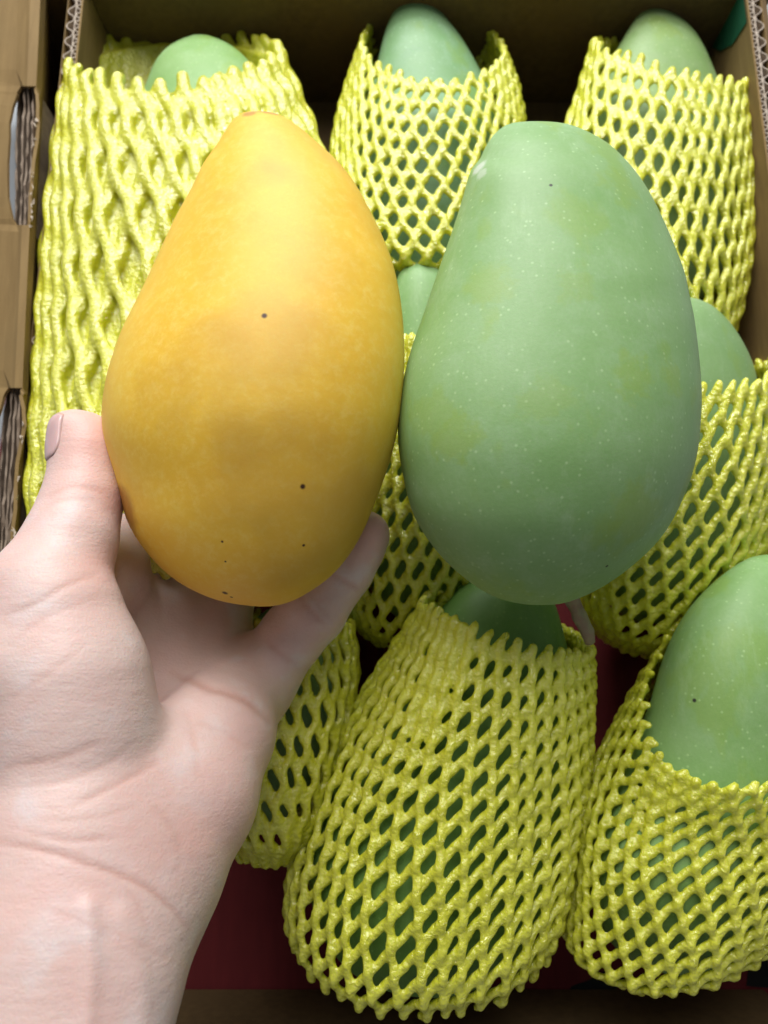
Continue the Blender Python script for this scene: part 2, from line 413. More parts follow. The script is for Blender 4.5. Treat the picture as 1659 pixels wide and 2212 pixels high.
ym, yhit = mango('yellow_mango', V, Fc, lambda h: mango_yellow('yellow_mango_skin',
    [(h(571, 682), 0.0013), (h(654, 1051), 0.0012), (h(486, 1281), 0.0014), (h(500, 1290), 0.0008), (h(656, 1178), 0.0007), (h(480, 1170), 0.0006), (h(487, 1213), 0.0005)],
    [(h(585, 243), 0.006), (h(540, 244), 0.004), (h(448, 336), 0.004), (h(272, 1100), 0.011), (h(262, 1075), 0.006)],
    [(h(560, 720), .022, .2), (h(450, 770), .020, .22), (h(660, 740), .018, .18), (h(350, 850), .016, .2), (h(540, 900), .02, .16), (h(700, 560), .018, .15)]),
    'ripe yellow orange mango held in the hand')
V, Fc = mango_mesh(gl, gr, 0.290, 0.268, 0.84)
GV = V.copy()
gm, ghit = mango('green_mango', V, Fc, lambda h: mango_green('large_green_mango_skin', (0.13, 0.4, 0.2),
    [(h(1190, 400), 0.0009), (h(1311, 1223), 0.0008)], (0.97, 1.0, 0.95),
    [(h(1050, 620), .012, .45), (h(1340, 400), .011, .42), (h(1375, 1110), .015, .5), (h(985, 950), .010, .5), (h(1365, 810), .010, .45), (h(1455, 820), .008, .4), (h(1180, 860), .010, .3), (h(1240, 620), .009, .3), (h(930, 900), .012, .35)],
    [(h(1034, 362), .0045, .8), (h(1040, 375), .003, .5)]),
    'large bare pale green mango lying on top of the wrapped ones')
# pale scuff at its shoulder
gm.name = 'green_mango'

# stem under its broad end
def tube(pts, radii, seg=10, jit=0.0):
    V = []; Fc = []; P = [Vector(p) for p in pts]; n = len(P)
    for i in range(n):
        t = (P[min(i + 1, n - 1)] - P[max(i - 1, 0)]).normalized(); a = t.orthogonal().normalized(); b = t.cross(a)
        for k in range(seg):
            al = 2 * math.pi * k / seg; r = radii[i] * (1 + random.uniform(-jit, jit)); V.append(P[i] + (a * math.cos(al) + b * math.sin(al)) * r)
    for i in range(n - 1):
        for k in range(seg):
            k2 = (k + 1) % seg; Fc.append((i * seg + k, i * seg + k2, (i + 1) * seg + k2, (i + 1) * seg + k))
    Fc.append(tuple(range(seg - 1, -1, -1))); Fc.append(tuple((n - 1) * seg + k for k in range(seg)))
    return V, Fc
V, Fc = tube([W(1205, 1250, .292), W(1235, 1295, .302), W(1252, 1330, .305), W(1262, 1352, .306), W(1268, 1365, .306), W(1275, 1388, .307)], [.0030, .0034, .0034, .0028, .0030, .0022], 12, 0.1)
me = mesh('stem', V, Fc); recentre(me, gm.location)
st = link('stem', me, M_stem, gm); st['label'] = 'short brown woody stem'

# wrapped mangoes: outline left, outline right, depth of tip and end, tilt
G1 = 'green mangoes wrapped in yellow foam nets'
def dz(y0, z0, y1, z1): return D(y0, z0), D(y1, z1)
MG = {
 'A': ([(432, 70), (375, 92), (342, 120), (322, 160), (290, 260), (262, 380), (250, 520), (262, 650), (310, 760), (380, 800)],
       [(432, 70), (492, 93), (532, 125), (565, 170), (605, 260), (625, 380), (620, 520), (580, 650), (500, 760), (380, 800)], dz(80, .075, 800, .075), 0.15,
       'pale green mango tip sunk in the flat crushed foam net behind the yellow mango'),
 'B': ([(888, -36), (852, 20), (829, 75), (816, 130), (795, 200), (768, 300), (755, 400), (765, 520), (805, 600), (900, 660)],
       [(888, -36), (932, 2), (967, 42), (1002, 88), (1037, 150), (1068, 220), (1090, 300), (1100, 400), (1085, 520), (1030, 610), (900, 660)], dz(0, .07, 660, .055), 0.25,
       'bluish green pointed mango in the middle of the row by the back wall'),
 'C': ([(1412, 4), (1374, 38), (1345, 85), (1320, 130), (1285, 220), (1258, 320), (1258, 430), (1296, 540), (1356, 620), (1470, 680)],
       [(1412, 4), (1468, 36), (1508, 75), (1540, 140), (1568, 220), (1590, 330), (1592, 440), (1580, 540), (1548, 620), (1470, 680)], dz(20, .07, 680, .055), 0.25,
       'olive green mango in the back corner beside the corrugated board'),
 'D': ([(905, 558), (875, 572), (856, 605), (832, 680), (802, 800), (783, 950), (778, 1100), (792, 1230), (832, 1310), (900, 1360)],
       [(905, 558), (945, 575), (975, 610), (1010, 700), (1035, 820), (1045, 950), (1040, 1100), (1015, 1230), (970, 1320), (900, 1360)], dz(560, .10, 1380, .04), 0.2,
       'green mango mostly hidden between the yellow and the large green mango'),
 'E': ([(1480, 640), (1430, 660), (1390, 720), (1350, 850), (1318, 1000), (1292, 1150), (1300, 1260), (1345, 1330), (1430, 1350)],
       [(1480, 640), (1530, 655), (1572, 690), (1607, 740), (1632, 800), (1650, 900), (1650, 1000), (1610, 1150), (1530, 1270), (1430, 1350)], dz(640, .105, 1360, .04), 0.2,
       'green mango tip peeking out behind the large green mango, by the right wall'),
 'F': ([(640, 1300), (580, 1315), (520, 1370), (475, 1460), (450, 1560), (455, 1660), (490, 1750), (560, 1800)],
       [(640, 1300), (690, 1320), (725, 1380), (730, 1460), (720, 1560), (690, 1660), (640, 1750), (560, 1800)], dz(1330, .06, 1800, .05), 0.1,
       'green mango in a foam net behind the palm of the hand'),
 'G': ([(1090, 1225), (1000, 1262), (950, 1320), (862, 1440), (765, 1620), (690, 1780), (668, 1900), (700, 2020), (780, 2105), (920, 2150)],
       [(1090, 1225), (1178, 1268), (1214, 1350), (1238, 1480), (1236, 1640), (1222, 1800), (1182, 1950), (1110, 2070), (1020, 2130), (920, 2150)], (0.340, 0.322), 0.3,
       'shaded green mango in the tall foam net at the front, under the large green one'),
 'H': ([(1655, 1200), (1610, 1212), (1560, 1245), (1500, 1300), (1455, 1365), (1425, 1440), (1395, 1540), (1330, 1680), (1282, 1800), (1275, 1930), (1340, 2050), (1480, 2110)],
       [(1655, 1200), (1720, 1215), (1780, 1280), (1830, 1400), (1845, 1550), (1830, 1700), (1790, 1840), (1730, 1960), (1630, 2060), (1480, 2110)], (0.318, 0.335), 0.3,
       'green mango rising from the slipped foam net in the front right corner'),
}
TINT = {'A': (1.0, 1.05, 0.85), 'B': (0.9, 0.98, 1.12), 'C': (1.0, 0.95, 0.85), 'D': (0.98, 1.05, 0.95), 'G': (0.66, 0.80, 0.45), 'H': (1.0, 1.05, 0.9)}  # skin hues; G also has shade from the large mango painted in
for i, (k, (l, r, dd, tl, lab)) in enumerate(MG.items()):
    V, Fc = mango_mesh(l, r, dd[0], dd[1], 0.76 if k == 'G' else 0.88, tl, 48, 48, i)
    sp = [((1500, 1513), 0.0011)] if k == 'H' else []
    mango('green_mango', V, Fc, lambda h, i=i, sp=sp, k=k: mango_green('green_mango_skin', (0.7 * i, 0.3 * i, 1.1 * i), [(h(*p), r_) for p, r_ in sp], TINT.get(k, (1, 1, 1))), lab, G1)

# ------------------------------------------------------------------ foam nets
def net(key, rows, N, turn1, turn2, label, mat=M_net, ra=0.0024, rb=0.0019, sleeve=False, vox=0.00095, low=0.0, m=150, seed=1, lift=0.0010, wave=0.0008, ends=0.03, th_scale=1.0):
    """rows: (Lx, Ly, Rx, Ry, drop of the front point, distance, half depth). Two families of strands cross over the lofted sleeve."""
    rr = np.random.default_rng(seed); K = len(rows)
    Cs, Ss, Ns = [], [], []
    for lx, ly, rx, ry, dn, d, th in rows:
        a, b = np.array(W(lx, ly, d)), np.array(W(rx, ry, d)); c = (a + b) / 2
        Cs.append(c); Ss.append((b - a) / 2); Ns.append(np.array(W((lx + rx) / 2, (ly + ry) / 2 + dn, d - th)) - c)
    A = np.hstack([Cs, Ss, Ns]); n = 240
    # resample rows by path length of the front line
    P = np.array(A); k = len(P); Q = np.vstack([2 * P[0] - P[1], P, 2 * P[-1] - P[-2]])
    t = np.linspace(0, k - 1 - 1e-9, n); ii = t.astype(int); f = (t - ii)[:, None]
    a, b, c, d_ = Q[ii], Q[ii + 1], Q[ii + 2], Q[ii + 3]
    S = 0.5 * (2 * b + (c - a) * f + (2 * a - 5 * b + 4 * c - d_) * f**2 + (3 * b - a - 3 * c + d_) * f**3)
    Lc = np.concatenate([[0], np.cumsum(np.linalg.norm(np.diff(S[:, :3] + 0.7 * S[:, 6:], axis=0), axis=1))]); length = Lc[-1]; Lc /= Lc[-1]
    grid = np.linspace(0, 1, n); S = np.stack([np.interp(grid, Lc, S[:, j]) for j in range(9)], 1)
    slope = (S[-1] - S[-2]) * (n - 1); slope0 = (S[1] - S[0]) * (n - 1)
    # low-frequency crumple of the sleeve
    ph = rr.uniform(0, 6.28, 6)
    def surf(u, v):
        u = u + 0.05 * np.sin(2 * u + ph[3] + 1.5 * v) + 0.022 * np.sin(5 * u + ph[4] - 3 * v) + 0.010 * np.sin(9 * u + ph[5] + 7 * v)
        vc = np.clip(v, 0, 1); R9 = np.stack([np.interp(vc, grid, S[:, j]) for j in range(9)], 1)
        R9 = R9 + np.where(v > 1, v - 1, 0)[:, None] * slope + np.where(v < 0, v, 0)[:, None] * slope0
        cr = 1 + 0.010 * np.sin(3 * u + ph[0] + 4 * v) + 0.008 * np.sin(7 * u + ph[1] - 6 * v) + 0.006 * np.sin(13 * u + ph[2] + 5 * v)
        return R9[:, :3] + (np.cos(u) * cr)[:, None] * R9[:, 3:6] + (np.sin(u) * cr)[:, None] * R9[:, 6:9]
    seg = 10; VV = []; QQ = []; base = 0
    cross = (abs(turn1) + abs(turn2)) * N          # crossings per strand
    for fam, turn in ((0, turn1), (1, turn2)):
        for s in range(N):
            v0 = -rr.uniform(0, ends); v1 = 1 + rr.uniform(0, ends)
            v = np.linspace(v0, v1, m)
            phs = 2 * np.pi * (v * cross) + (np.pi if fam else 0) + s * 0.0
            u0 = 2 * np.pi * (s + rr.normal(0, 0.025)) / N
            u = u0 + 2 * np.pi * turn * v
            wob = np.interp(v, np.linspace(v0, v1, 14), rr.normal(0, 0.025, 14)) * 2 * np.pi / N
            e = 1e-4
            P0 = surf(u + wob, v); du = surf(u + wob + e, v) - P0; dv = surf(u + wob, v + e) - P0
            nn = np.cross(du, dv); nn /= np.linalg.norm(nn, axis=1)[:, None] + 1e-12
            cen = np.stack([np.interp(np.clip(v, 0, 1), grid, S[:, j]) for j in range(3)], 1)
            sg = np.sign((nn * (P0 - cen)).sum(1)); nn *= np.where(sg == 0, 1, sg)[:, None]
            lat = du / (np.linalg.norm(du, axis=1)[:, None] + 1e-12)
            hgt = (lift * (0.7 + 0.3 * np.cos(phs))) if fam == 0 else (-low - 0.1 * lift - 0.25 * lift * np.cos(phs))
            P1 = P0 + nn * hgt[:, None] + lat * (wave * np.sin(phs) * (-np.sign(turn)))[:, None]
            T = np.gradient(P1, axis=0); T /= np.linalg.norm(T, axis=1)[:, None] + 1e-12
            B = np.cross(T, nn); B /= np.linalg.norm(B, axis=1)[:, None] + 1e-12; Nn = np.cross(B, T)
            sc_ = np.interp(v, np.linspace(v0, v1, 60), rr.normal(1, 0.025, 60)); sc_ *= 1 + 0.06 * np.cos(phs)
            cap = np.ones(m); cap[0] = 0.25; cap[1] = 0.75; cap[-1] = 0.25; cap[-2] = 0.75
            sc_ = sc_ * cap
            al = np.linspace(0, 2 * np.pi, seg, endpoint=False)
            lump = 1 + rr.normal(0, 0.012, (m, seg)); lump = (lump + np.roll(lump, 1, 0) + np.roll(lump, 1, 1)) / 3
            f1 = 1.0 if fam == 0 else 0.9
            X = P1[:, None] + (np.cos(al)[None] * sc_[:, None] * lump * ra * f1)[..., None] * B[:, None] + (np.sin(al)[None] * sc_[:, None] * lump * rb)[..., None] * Nn[:, None]
            VV.append(X.reshape(-1, 3))
            i0 = (np.arange(m - 1)[:, None] * seg + np.arange(seg)[None]).ravel(); i1 = (np.arange(m - 1)[:, None] * seg + (np.arange(seg)[None] + 1) % seg).ravel()
            QQ.append(np.stack([i0, i1, i1 + seg, i0 + seg], 1) + base)
            e_ = (m - 1) * seg; k4 = np.array([[0, 1, 2, 3], [0, 3, 4, 5], [0, 5, 6, 7], [0, 7, 8, 9]])
            QQ.append(k4[:, ::-1] + base); QQ.append(k4 + e_ + base)
            base += m * seg
    if sleeve:                                     # the second layer of the doubled-over foam, seen between the strands
        nu_, nv_ = 120, 90; U, Vv_ = np.meshgrid(np.linspace(0, 2 * np.pi, nu_, endpoint=False), np.linspace(0.03, 1.0, nv_))
        X0 = surf(U.ravel(), Vv_.ravel()); cen = np.stack([np.interp(Vv_.ravel(), grid, S[:, j]) for j in range(3)], 1)
        i0 = (np.arange(nv_ - 1)[:, None] * nu_ + np.arange(nu_)[None]).ravel(); i1 = (np.arange(nv_ - 1)[:, None] * nu_ + (np.arange(nu_)[None] + 1) % nu_).ravel()
        q = np.stack([i0, i1, i1 + nu_, i0 + nu_], 1); nl_ = len(X0)
        for off in (0.075, 0.12): VV.append(cen + (X0 - cen) * (1 - off + 0.008 * np.sin(34 * U.ravel() + 9 * Vv_.ravel()))[:, None])
        QQ.append(q + base); QQ.append(q[:, ::-1] + base + nl_)
        r0 = np.arange(nu_); r1 = (r0 + 1) % nu_; eo = (nv_ - 1) * nu_
        QQ.append(np.stack([r0, r0 + nl_, r1 + nl_, r1], 1) + base); QQ.append(np.stack([r1, r1 + nl_, r0 + nl_, r0], 1) + eo + base)
        base += 2 * nl_
    VV = np.vstack(VV); c = VV.mean(0); c[2] = VV[:, 2].min()
    o = link('foam_net', np_mesh('foam_net', VV - c, np.vstack(QQ)), mat); o.location = c
    # fuse the strands where they touch, as the foam is welded at its crossings
    r_ = o.modifiers.new('fuse', 'REMESH'); r_.mode = 'VOXEL'; r_.voxel_size = vox; r_.use_smooth_shade = True
    sm = o.modifiers.new('soften', 'SMOOTH'); sm.factor = 0.5; sm.iterations = 2
    dg = bpy.context.evaluated_depsgraph_get(); fused = bpy.data.meshes.new_from_object(o.evaluated_get(dg)); o.modifiers.clear()
    old = o.data; o.data = fused; bpy.data.meshes.remove(old); fused.name = 'foam_net'
    fused.polygons.foreach_set('use_smooth', [True] * len(fused.polygons))
    tag(o, label, 'foam net', 'yellow foam fruit nets')
    return o
def rz(lst, z0, z1, th):
    """rows with the height of their centre over the box bottom running from z0 to z1"""
    n = len(lst); out = []
    for i, (lx, ly, rx, ry, dn) in enumerate(lst):
        z = z0 + (z1 - z0) * i / (n - 1); out.append((lx, ly, rx, ry, dn, D((ly + ry) / 2, z), th if not isinstance(th, (list, tuple)) else th[i]))
    return out
net('A', rz([(150, 128, 598, 112, 62), (134, 250, 640, 215, 80), (116, 430, 690, 350, 80), (100, 640, 700, 560, 80), (86, 850, 670, 760, 80), (74, 1060, 610, 980, 80), (84, 1190, 540, 1120, 80)], .080, .085, [.040, .050, .055, .055, .055, .05, .045]),
    33, -0.15, 0.13, 'wide bright yellow foam net crushed flat against the folded side wall', M_net2, seed=2, ra=0.0033, rb=0.0026, sleeve=True, wave=0.0010, lift=0.0022, vox=0.00125, low=0.0)
net('B', rz([(785, 84, 1084, 104, 82), (752, 180, 1114, 190, 100), (726, 290, 1130, 290, 110), (715, 420, 1138, 420, 110), (730, 500, 1125, 500, 70), (775, 545, 1085, 545, 40)], .072, .055, [.040, .050, .054, .056, .052, .044]),
    35, -0.17, 0.15, 'yellow foam net with open diamonds around the bluish mango in the back row', seed=3, ra=0.0021)
net('C', rz([(1286, 88, 1612, 172, 22), (1250, 200, 1619, 285, 60), (1216, 300, 1621, 410, 80), (1222, 420, 1616, 530, 90), (1262, 540, 1602, 630, 90), (1330, 640, 1580, 710, 80)], .072, .055, [.040, .049, .053, .054, .05, .042]),
    35, -0.18, 0.14, 'yellow foam net around the olive mango in the back corner', seed=4, ra=0.0021)
net('D', rz([(815, 690, 1020, 690, 50), (780, 850, 1060, 850, 70), (748, 1000, 1080, 1000, 80), (735, 1150, 1085, 1150, 80), (738, 1262, 1070, 1270, 90), (768, 1330, 1030, 1340, 70)], .085, .036, [.044, .051, .053, .050, .042, .03]),
    37, -0.12, 0.24, 'lime yellow foam net low between the fingertips and the large green mango', seed=5, ra=0.0018)
net('E', rz([(1400, 830, 1690, 790, 30), (1345, 960, 1700, 920, 60), (1296, 1080, 1690, 1060, 80), (1264, 1180, 1640, 1200, 80), (1255, 1270, 1560, 1320, 80), (1275, 1330, 1480, 1390, 50)], .092, .034, [.044, .051, .053, .050, .042, .03]),
    36, -0.16, 0.20, 'yellow foam net half hidden under the right side of the large green mango', seed=6, ra=0.0018)
net('F', rz([(480, 1325, 757, 1345, 10), (452, 1440, 768, 1440, 30), (432, 1560, 750, 1560, 40), (440, 1680, 722, 1680, 40), (470, 1770, 690, 1770, 50), (500, 1810, 650, 1810, 55)], .062, .05, [.045, .05, .052, .052, .048, .04]),
    31, 0.06, -0.20, 'bright foam net squeezed between the palm and the front net', M_net2, seed=7, ra=0.0018)
net('G', [(918, 1298, 1270, 1400, 40, .330, .036), (830, 1440, 1274, 1495, 100, .336, .048), (722, 1620, 1266, 1650, 150, .341, .058), (652, 1800, 1246, 1780, 200, .338, .058), (632, 1920, 1216, 1900, 235, .333, .052), (645, 1985, 1192, 1972, 212, .333, .044)],
    40, -0.07, 0.28, 'large foam net standing at the front on the red bottom with cut strands below', seed=8, m=190, vox=0.00085, ra=0.00195, rb=0.0017, lift=0.0016, wave=0.0003)
net('H', [(1398, 1500, 1905, 1380, 255, .314, .040), (1325, 1590, 1900, 1530, 245, .330, .05), (1262, 1715, 1875, 1660, 232, .335, .054), (1236, 1850, 1830, 1770, 236, .338, .054), (1220, 1945, 1762, 1862, 225, .34, .05), (1245, 1985, 1700, 1900, 185, .34, .044)],
    39, -0.12, 0.21, 'foam net slipped down with a toothed cut rim in the front right corner', seed=9, m=190, vox=0.00085, ra=0.00185, rb=0.0016, lift=0.0015, wave=0.0003)

# ------------------------------------------------------------------ the hand
def cp(vx, vy, d): return np.array([(vx - CX) / F * d, -(vy - CY) / F * d, -d], np.float32)   # lens-aligned frame, turned into the world below
VOX = 0.00115
lo = np.array([-0.150, -0.178, -0.365], np.float32); hi = np.array([0.012, 0.048, -0.165], np.float32)
dims = np.ceil((hi - lo) / VOX).astype(int)
gx = (lo[0] + VOX * np.arange(dims[0], dtype=np.float32))[:, None, None]; gy = (lo[1] + VOX * np.arange(dims[1], dtype=np.float32))[None, :, None]; gzz = (lo[2] + VOX * np.arange(dims[2], dtype=np.float32))[None, None, :]
def cone(a, b):
    (pa, ra), (pb, rb) = a, b; ba = pb - pa; L2 = float(ba @ ba)
    dx, dy, dzz = gx - pa[0], gy - pa[1], gzz - pa[2]
    t = np.clip((dx * ba[0] + dy * ba[1] + dzz * ba[2]) / L2, 0, 1)
    return np.sqrt((dx - t * ba[0])**2 + (dy - t * ba[1])**2 + (dzz - t * ba[2])**2) - (ra + t * (rb - ra))
def smin(a, b, k):
    h = np.clip(0.5 + 0.5 * (b - a) / k, 0, 1); return b + (a - b) * h - k * h * (1 - h)
def chain(pts, k=0.004):
    P = [(cp(*p[:3]), p[3]) for p in pts]; f = cone(P[0], P[1])
    for a, b in zip(P[1:], P[2:]): f = smin(f, cone(a, b), k)
    return f
# forearm and wrist
arm = smin(chain([(220, 2045, .218, .0205), (206, 2180, .207, .0200), (180, 2420, .192, .0212)]), chain([(70, 2045, .215, .0215), (40, 2200, .205, .0215), (0, 2420, .192, .023)]), 0.022)
# heel and little-finger side of the palm
palm = chain([(503, 1515, .288, .0175), (470, 1580, .276, .0205), (402, 1720, .257, .0235), (314, 1885, .238, .0236), (228, 2045, .219, .0203)], 0.006)
palm = smin(palm, arm, 0.016)
# hand bones from the wrist to the knuckles
for b in ((318, 1345, .312, .0155), (392, 1362, .318, .016), (458, 1395, .318, .016), (545, 1465, .306, .0155)):
    palm = smin(palm, chain([(215, 1960, .236, .017), ((215 + b[0]) / 2 + 15, (1960 + b[1]) / 2, .280, .0165), b]), 0.012)
# ball of the thumb
palm = smin(palm, chain([(160, 1610, .2365, .0225), (158, 1770, .229, .0236), (140, 1960, .219, .022)], 0.008), 0.026)
thenar = chain([(128, 1335, .243, .0205), (150, 1470, .2395, .0236), (162, 1590, .2375, .0245), (172, 1700, .245, .0210)], 0.008)
palm = smin(palm, thenar, 0.0032)
web = chain([(160, 1400, .262, .016), (270, 1400, .300, .012), (320, 1345, .312, .0125)], 0.006)
palm = smin(palm, web, 0.010)
palm = smin(palm, chain([(150, 1310, .262, .016), (235, 1250, .292, .0140), (268, 1150, .318, .0140)], 0.006), 0.008)
thumb = chain([(70, 1440, .236, .0200), (106, 1285, .246, .0190), (154, 1165, .256, .0144), (178, 1080, .2635, .0126), (186, 1010, .2690, .0111), (185, 975, .2710, .0107), (181, 946, .2722, .0098)], 0.006)
thumb = smin(thumb, chain([(154, 955, .2690, .0070), (147, 924, .2685, .0060)]), 0.004)
hand = smin(palm, thumb, 0.0028)
hand = np.minimum(hand, smin(palm, chain([(352, 1300, .322, .0150), (300, 1200, .328, .0150), (360, 1180, .334, .0150), (420, 1190, .334, .0150)]), 0.008))
fingers = [
 [(318, 1345, .312, .0150), (306, 1180, .329, .0150), (390, 1000, .338, .0110), (470, 900, .334, .0090)],
 [(392, 1362, .318, .0150), (418, 1165, .333, .0142), (520, 1010, .336, .0105), (610, 930, .330, .0090)],
 [(450, 1400, .318, .0150), (512, 1215, .328, .0120), (620, 1075, .327, .0103), (700, 1000, .322, .0088)],
 [(560, 1470, .304, .0146), (632, 1372, .300, .0130), (676, 1318, .298, .0134), (712, 1270, .2975, .0117), (742, 1228, .297, .0119), (770, 1186, .2955, .0106), (789, 1156, .294, .0098)]]
for fg in fingers: hand = np.minimum(hand, smin(palm, chain(fg, 0.003), 0.008))
# naive surface nets
def surface_nets(f):
    ins = f < 0; nx, ny, nz = f.shape
    c = [ins[i:nx - 1 + i, j:ny - 1 + j, k:nz - 1 + k] for i in (0, 1) for j in (0, 1) for k in (0, 1)]
    s = sum(a.astype(np.int8) for a in c); act = (s > 0) & (s < 8)
    idx = -np.ones(act.shape, np.int64); I = np.argwhere(act); idx[act] = np.arange(len(I))
    acc = np.zeros((len(I), 3)); cnt = np.zeros(len(I))
    offs = np.array([(i, j, k) for i in (0, 1) for j in (0, 1) for k in (0, 1)])
    val = [f[I[:, 0] + o[0], I[:, 1] + o[1], I[:, 2] + o[2]] for o in offs]
    for a in range(8):
        for b in range(a + 1, 8):
            if np.abs(offs[a] - offs[b]).sum() != 1: continue
            m_ = (val[a] < 0) != (val[b] < 0); t = np.where(m_, val[a] / np.where(m_, val[a] - val[b], 1), 0)
            acc += np.where(m_[:, None], offs[a] + t[:, None] * (offs[b] - offs[a]), 0); cnt += m_
    Vv = I + acc / cnt[:, None]; Q = []
    for ax in range(3):
        sl0 = [slice(None)] * 3; sl1 = [slice(None)] * 3; sl0[ax] = slice(0, -1); sl1[ax] = slice(1, None)
        a, b = ins[tuple(sl0)], ins[tuple(sl1)]; E = np.argwhere(a != b)
        o1, o2 = [q for q in range(3) if q != ax]
        ok = (E[:, o1] > 0) & (E[:, o2] > 0) & (E[:, o1] < f.shape[o1] - 1) & (E[:, o2] < f.shape[o2] - 1); E = E[ok]
        flip = a[tuple(E.T)]
        def at_(d1, d2):
            e = E.copy(); e[:, o1] += d1; e[:, o2] += d2; return idx[tuple(e.T)]
        q = np.stack([at_(-1, -1), at_(0, -1), at_(0, 0), at_(-1, 0)], 1)
        if ax == 1: flip = ~flip
        q[~flip] = q[~flip][:, ::-1]; Q.append(q)
    Q = np.vstack(Q); return Vv, Q[(Q >= 0).all(1)]
HV, HQ = surface_nets(hand)
HV = lo + HV * VOX
def neigh_avg(V, Q):
    A = np.zeros_like(V); c = np.zeros(len(V))
    for i in range(4):
        for j in (1, 3):
            np.add.at(A, Q[:, i], V[Q[:, (i + j) % 4]]); np.add.at(c, Q[:, i], 1)
    return A / c[:, None]
for _ in range(4): HV = 0.5 * HV + 0.5 * neigh_avg(HV, HQ)
def vnormals(V, Q):
    fn = np.cross(V[Q[:, 2]] - V[Q[:, 0]], V[Q[:, 3]] - V[Q[:, 1]]); N = np.zeros_like(V)
    for i in range(4): np.add.at(N, Q[:, i], fn)
    return N / (np.linalg.norm(N, axis=1)[:, None] + 1e-12)
HN = vnormals(HV, HQ)
ctr = HV.mean(0)
if (HN * (HV - ctr)).sum() < 0: HQ = HQ[:, ::-1].copy(); HN = -HN
# creases of the skin: grooves pressed in along lines on the palm side
px = CX + HV[:, 0] / -HV[:, 2] * F; py = CY - HV[:, 1] / -HV[:, 2] * F
front = np.clip((HN * (-HV / np.linalg.norm(HV, axis=1)[:, None])).sum(1) * 4, 0, 1)
def polyd(line, fade=False):
    P = spline(line, 60); dmin = np.full(len(px), 1e9); tt = np.zeros(len(px))
    wig = np.convolve(rng.normal(0, 1.6, 70), np.ones(5) / 5, 'same')[:60]; P = P + np.stack([wig, -wig], 1)
    for i, (a, b) in enumerate(zip(P[:-1], P[1:])):
        ab = b - a; t = np.clip(((px - a[0]) * ab[0] + (py - a[1]) * ab[1]) / (ab @ ab), 0, 1)
        dd = np.hypot(px - a[0] - t * ab[0], py - a[1] - t * ab[1]); c_ = dd < dmin; dmin = np.where(c_, dd, dmin); tt = np.where(c_, (i + t) / 59, tt)
    return (dmin, np.sqrt(np.clip(np.minimum(tt, 1 - tt) * 4, 0, 1))) if fade else dmin
creases = [
 ([(366, 1449), (440, 1482), (505, 1502), (555, 1534), (590, 1566)], .0017, 9),
 ([(-20, 1815), (60, 1830), (132, 1850), (220, 1876), (308, 1911), (374, 1964), (410, 2013)], .0014, 8),
 ([(60, 1800), (154, 1815), (247, 1810)], .0009, 7), ([(40, 1700), (130, 1690), (230, 1650), (300, 1600)], .0005, 6), ([(90, 1775), (200, 1765), (300, 1740)], .0005, 6), ([(250, 1890), (300, 1960), (330, 2050)], .0004, 7), ([(420, 1560), (480, 1580), (540, 1620)], .0004, 7), ([(395, 1520), (420, 1600), (430, 1680)], .0004, 9), ([(110, 1020), (150, 1010), (200, 1020)], .0003, 6),
 ([(-10, 1660), (120, 1640), (242, 1590)], .0007, 8), ([(150, 1746), (240, 1700), (344, 1645)], .0008, 8),
 ([(20, 1510), (110, 1450), (190, 1390)], .0004, 8), ([(10, 1400), (90, 1340), (215, 1285)], .0004, 6),
 ([(215, 1238), (150, 1262), (60, 1310), (0, 1330)], .0008, 8),
 ([(98, 1075), (150, 1052), (205, 1058), (245, 1085)], .0006, 6), ([(92, 1095), (150, 1078), (215, 1085)], .0004, 6),
 ([(712, 1236), (745, 1256), (780, 1280)], .0009, 6), ([(645, 1288), (672, 1322), (705, 1355)], .0009, 6), ([(660, 1275), (690, 1310), (715, 1340)], .0005, 5),
 ([(575, 1385), (600, 1410), (640, 1440)], .0008, 7),
 ([(200, 1990), (300, 2040), (400, 2090)], .0004, 7), ([(60, 1950), (190, 2000), (330, 2090)], .0003, 7), ([(330, 1740), (380, 1800), (390, 1880)], .0004, 9)]
disp = np.zeros(len(HV)); red = np.zeros(len(HV))
for line, dep, wd in creases:
    d_, fd = polyd(line, True); gsn = np.exp(-(d_ / (wd * 0.9))**2) * fd; disp -= 0.36 * dep * gsn * front
    red = np.maximum(red, gsn * min(1, dep / .0012))
# tendons of the wrist
for line, hgt, wd in (([(190, 1960), (195, 2080), (185, 2250)], .0010, 22), ([(262, 1980), (300, 2100), (310, 2250)], .0006, 26)):
    disp += hgt * np.exp(-(polyd(line) / wd)**2) * front
HV = HV + HN * disp[:, None]
for _ in range(1): HV = 0.6 * HV + 0.4 * neigh_avg(HV, HQ)
# pinker skin at finger ends, thumb pad, heel
def blob(x, y, r): return np.exp(-((px - x)**2 + (py - y)**2) / r**2)
pink = np.clip(0.9 * blob(190, 950, 90) + 0.6 * blob(205, 1215, 50) + 0.55 * blob(430, 1780, 130) + 0.35 * blob(560, 1600, 90) + 0.8 * blob(800, 1140, 60) + 0.4 * blob(120, 1880, 140) + 0.5 * blob(250, 1080, 50), 0, 1)
Rm = np.array([[1, 0, 0], [0, CT, -ST], [0, ST, CT]])
HW = HV @ Rm.T + np.array([0, 0, H]); hc = HW.mean(0)
hme = np_mesh('person', HW - hc, HQ)
for nm, arr in (('pink', pink), ('crease', red)):
    at_ = hme.attributes.new(nm, 'FLOAT', 'POINT'); at_.data.foreach_set('value', arr.astype(np.float32))
m = NT('skin')
v = m.noise(45, 5, 0.6); c = m.mix(m.ramp(v, 0.3, 0.7), (0.69, 0.53, 0.485), (0.67, 0.475, 0.43))
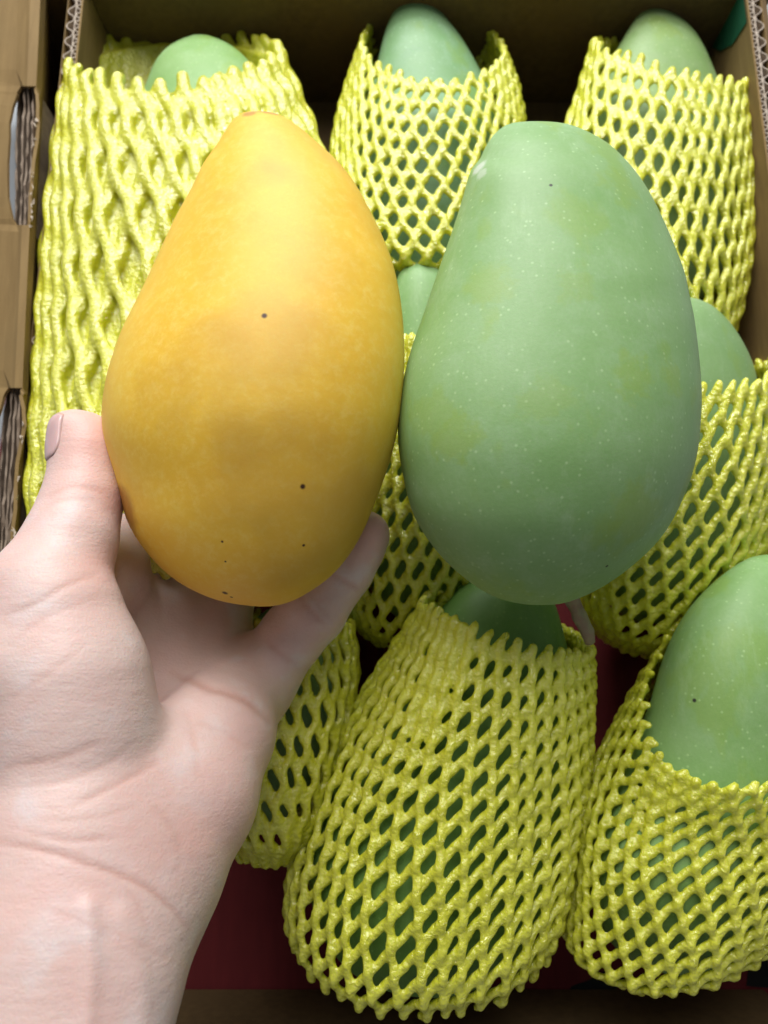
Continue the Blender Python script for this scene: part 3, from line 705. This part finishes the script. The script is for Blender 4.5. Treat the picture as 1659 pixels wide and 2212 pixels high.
c = m.mix(m.ramp(m.noise(70, 3, 0.5, m.mapping(loc=(0.3, 0.1, 0))), 0.5, 0.75), c, (0.69, 0.585, 0.565))
c = m.mix(m.math('MULTIPLY', m.ramp(m.noise(24, 4, 0.6, m.mapping(loc=(1.3, 0.2, 0.5))), 0.48, 0.68), 0.5), c, (0.70, 0.44, 0.39))
c = m.mix(m.math('MULTIPLY', m.attr('pink'), 0.75), c, (0.68, 0.36, 0.31))
c = m.mix(m.math('MULTIPLY', m.attr('crease'), 0.6), c, (0.52, 0.27, 0.21))
c = m.mix(m.math('MULTIPLY', m.ramp(m.noise(600, 3), 0.4, 0.8), 0.2), c, (0.60, 0.41, 0.36))
m.set(Base_Color=c, Roughness=0.47, Subsurface_Weight=0.25, Subsurface_Radius=(1.0, 0.4, 0.22), Subsurface_Scale=0.006)
m.b.inputs['Specular IOR Level'].default_value = 0.4
b = m.bump(m.noise(130, 4, 0.6, m.mapping(scale=(0.6, 1.4, 1), rot=(0, 0, 0.5))), 0.2, 0.0016)
b = m.bump(m.noise(90, 4, 0.7, m.mapping(scale=(0.5, 4.0, 1), rot=(0, 0, 0.45))), 0.14, 0.0012, b)
b = m.bump(m.voro(700, 'DISTANCE_TO_EDGE'), 0.2, 0.0005, b)
m.bump(m.noise(800, 3), 0.12, 0.0005, b)
hand_o = link('person', hme, m.m); hand_o.location = hc
tag(hand_o, 'bare hand and wrist, palm up, cupping the yellow mango with thumb alongside', 'person')
# thumb nail: a curved plate laid on the thumb's outer side
bm = bmesh.new(); bm.from_mesh(hme); tree = BVHTree.FromBMesh(bm); bm.free()
ax = (W(143, 900, .2685) - W(150, 1000, .2685)).normalized(); core = W(160, 944, .2705)
tow = (Vector((0, 0, H)) - core).normalized(); tow = (tow - ax * tow.dot(ax)).normalized(); lft = ax.cross(tow).normalized()
if lft.x > 0: lft = -lft
V = []; nu, nv = 15, 15
for i in range(nv):
    t = -1 + 2 * i / (nv - 1)
    for j in range(nu):
        s = -1 + 2 * j / (nu - 1)
        th = R(20 + 46 * s * (1 - 0.25 * max(0, -t)**3)); dr = lft * math.cos(th) + tow * math.sin(th)
        o_ = core + ax * (t * 0.0073 + (0.0012 * (1 - s * s) if t > 0 else -0.0014 * (1 - s * s)) * abs(t))
        h = tree.ray_cast(o_ + dr * 0.03 - Vector(hc), -dr)
        p = Vector(h[0]) + Vector(hc) if h[0] else o_ + dr * 0.006
        edge = max(abs(s), abs(t)); V.append(p + dr * (0.0004 - 0.0005 * max(0, edge - 0.85) / 0.15))
Fc = [(i * nu + j, i * nu + j + 1, (i + 1) * nu + j + 1, (i + 1) * nu + j) for i in range(nv - 1) for j in range(nu - 1)]
me = mesh('thumbnail', [p - Vector(hc) for p in V], Fc)
m = NT('nail'); m.set(Base_Color=m.mix(m.noise(200, 2), (0.60, 0.37, 0.36), (0.68, 0.46, 0.45)), Roughness=0.25, Subsurface_Weight=0.2, Subsurface_Scale=0.003)
nl = link('thumbnail', me, m.m, hand_o); nl['label'] = 'short pink thumb nail'
so = nl.modifiers.new('thick', 'SOLIDIFY'); so.thickness = 0.0005; so.offset = 0
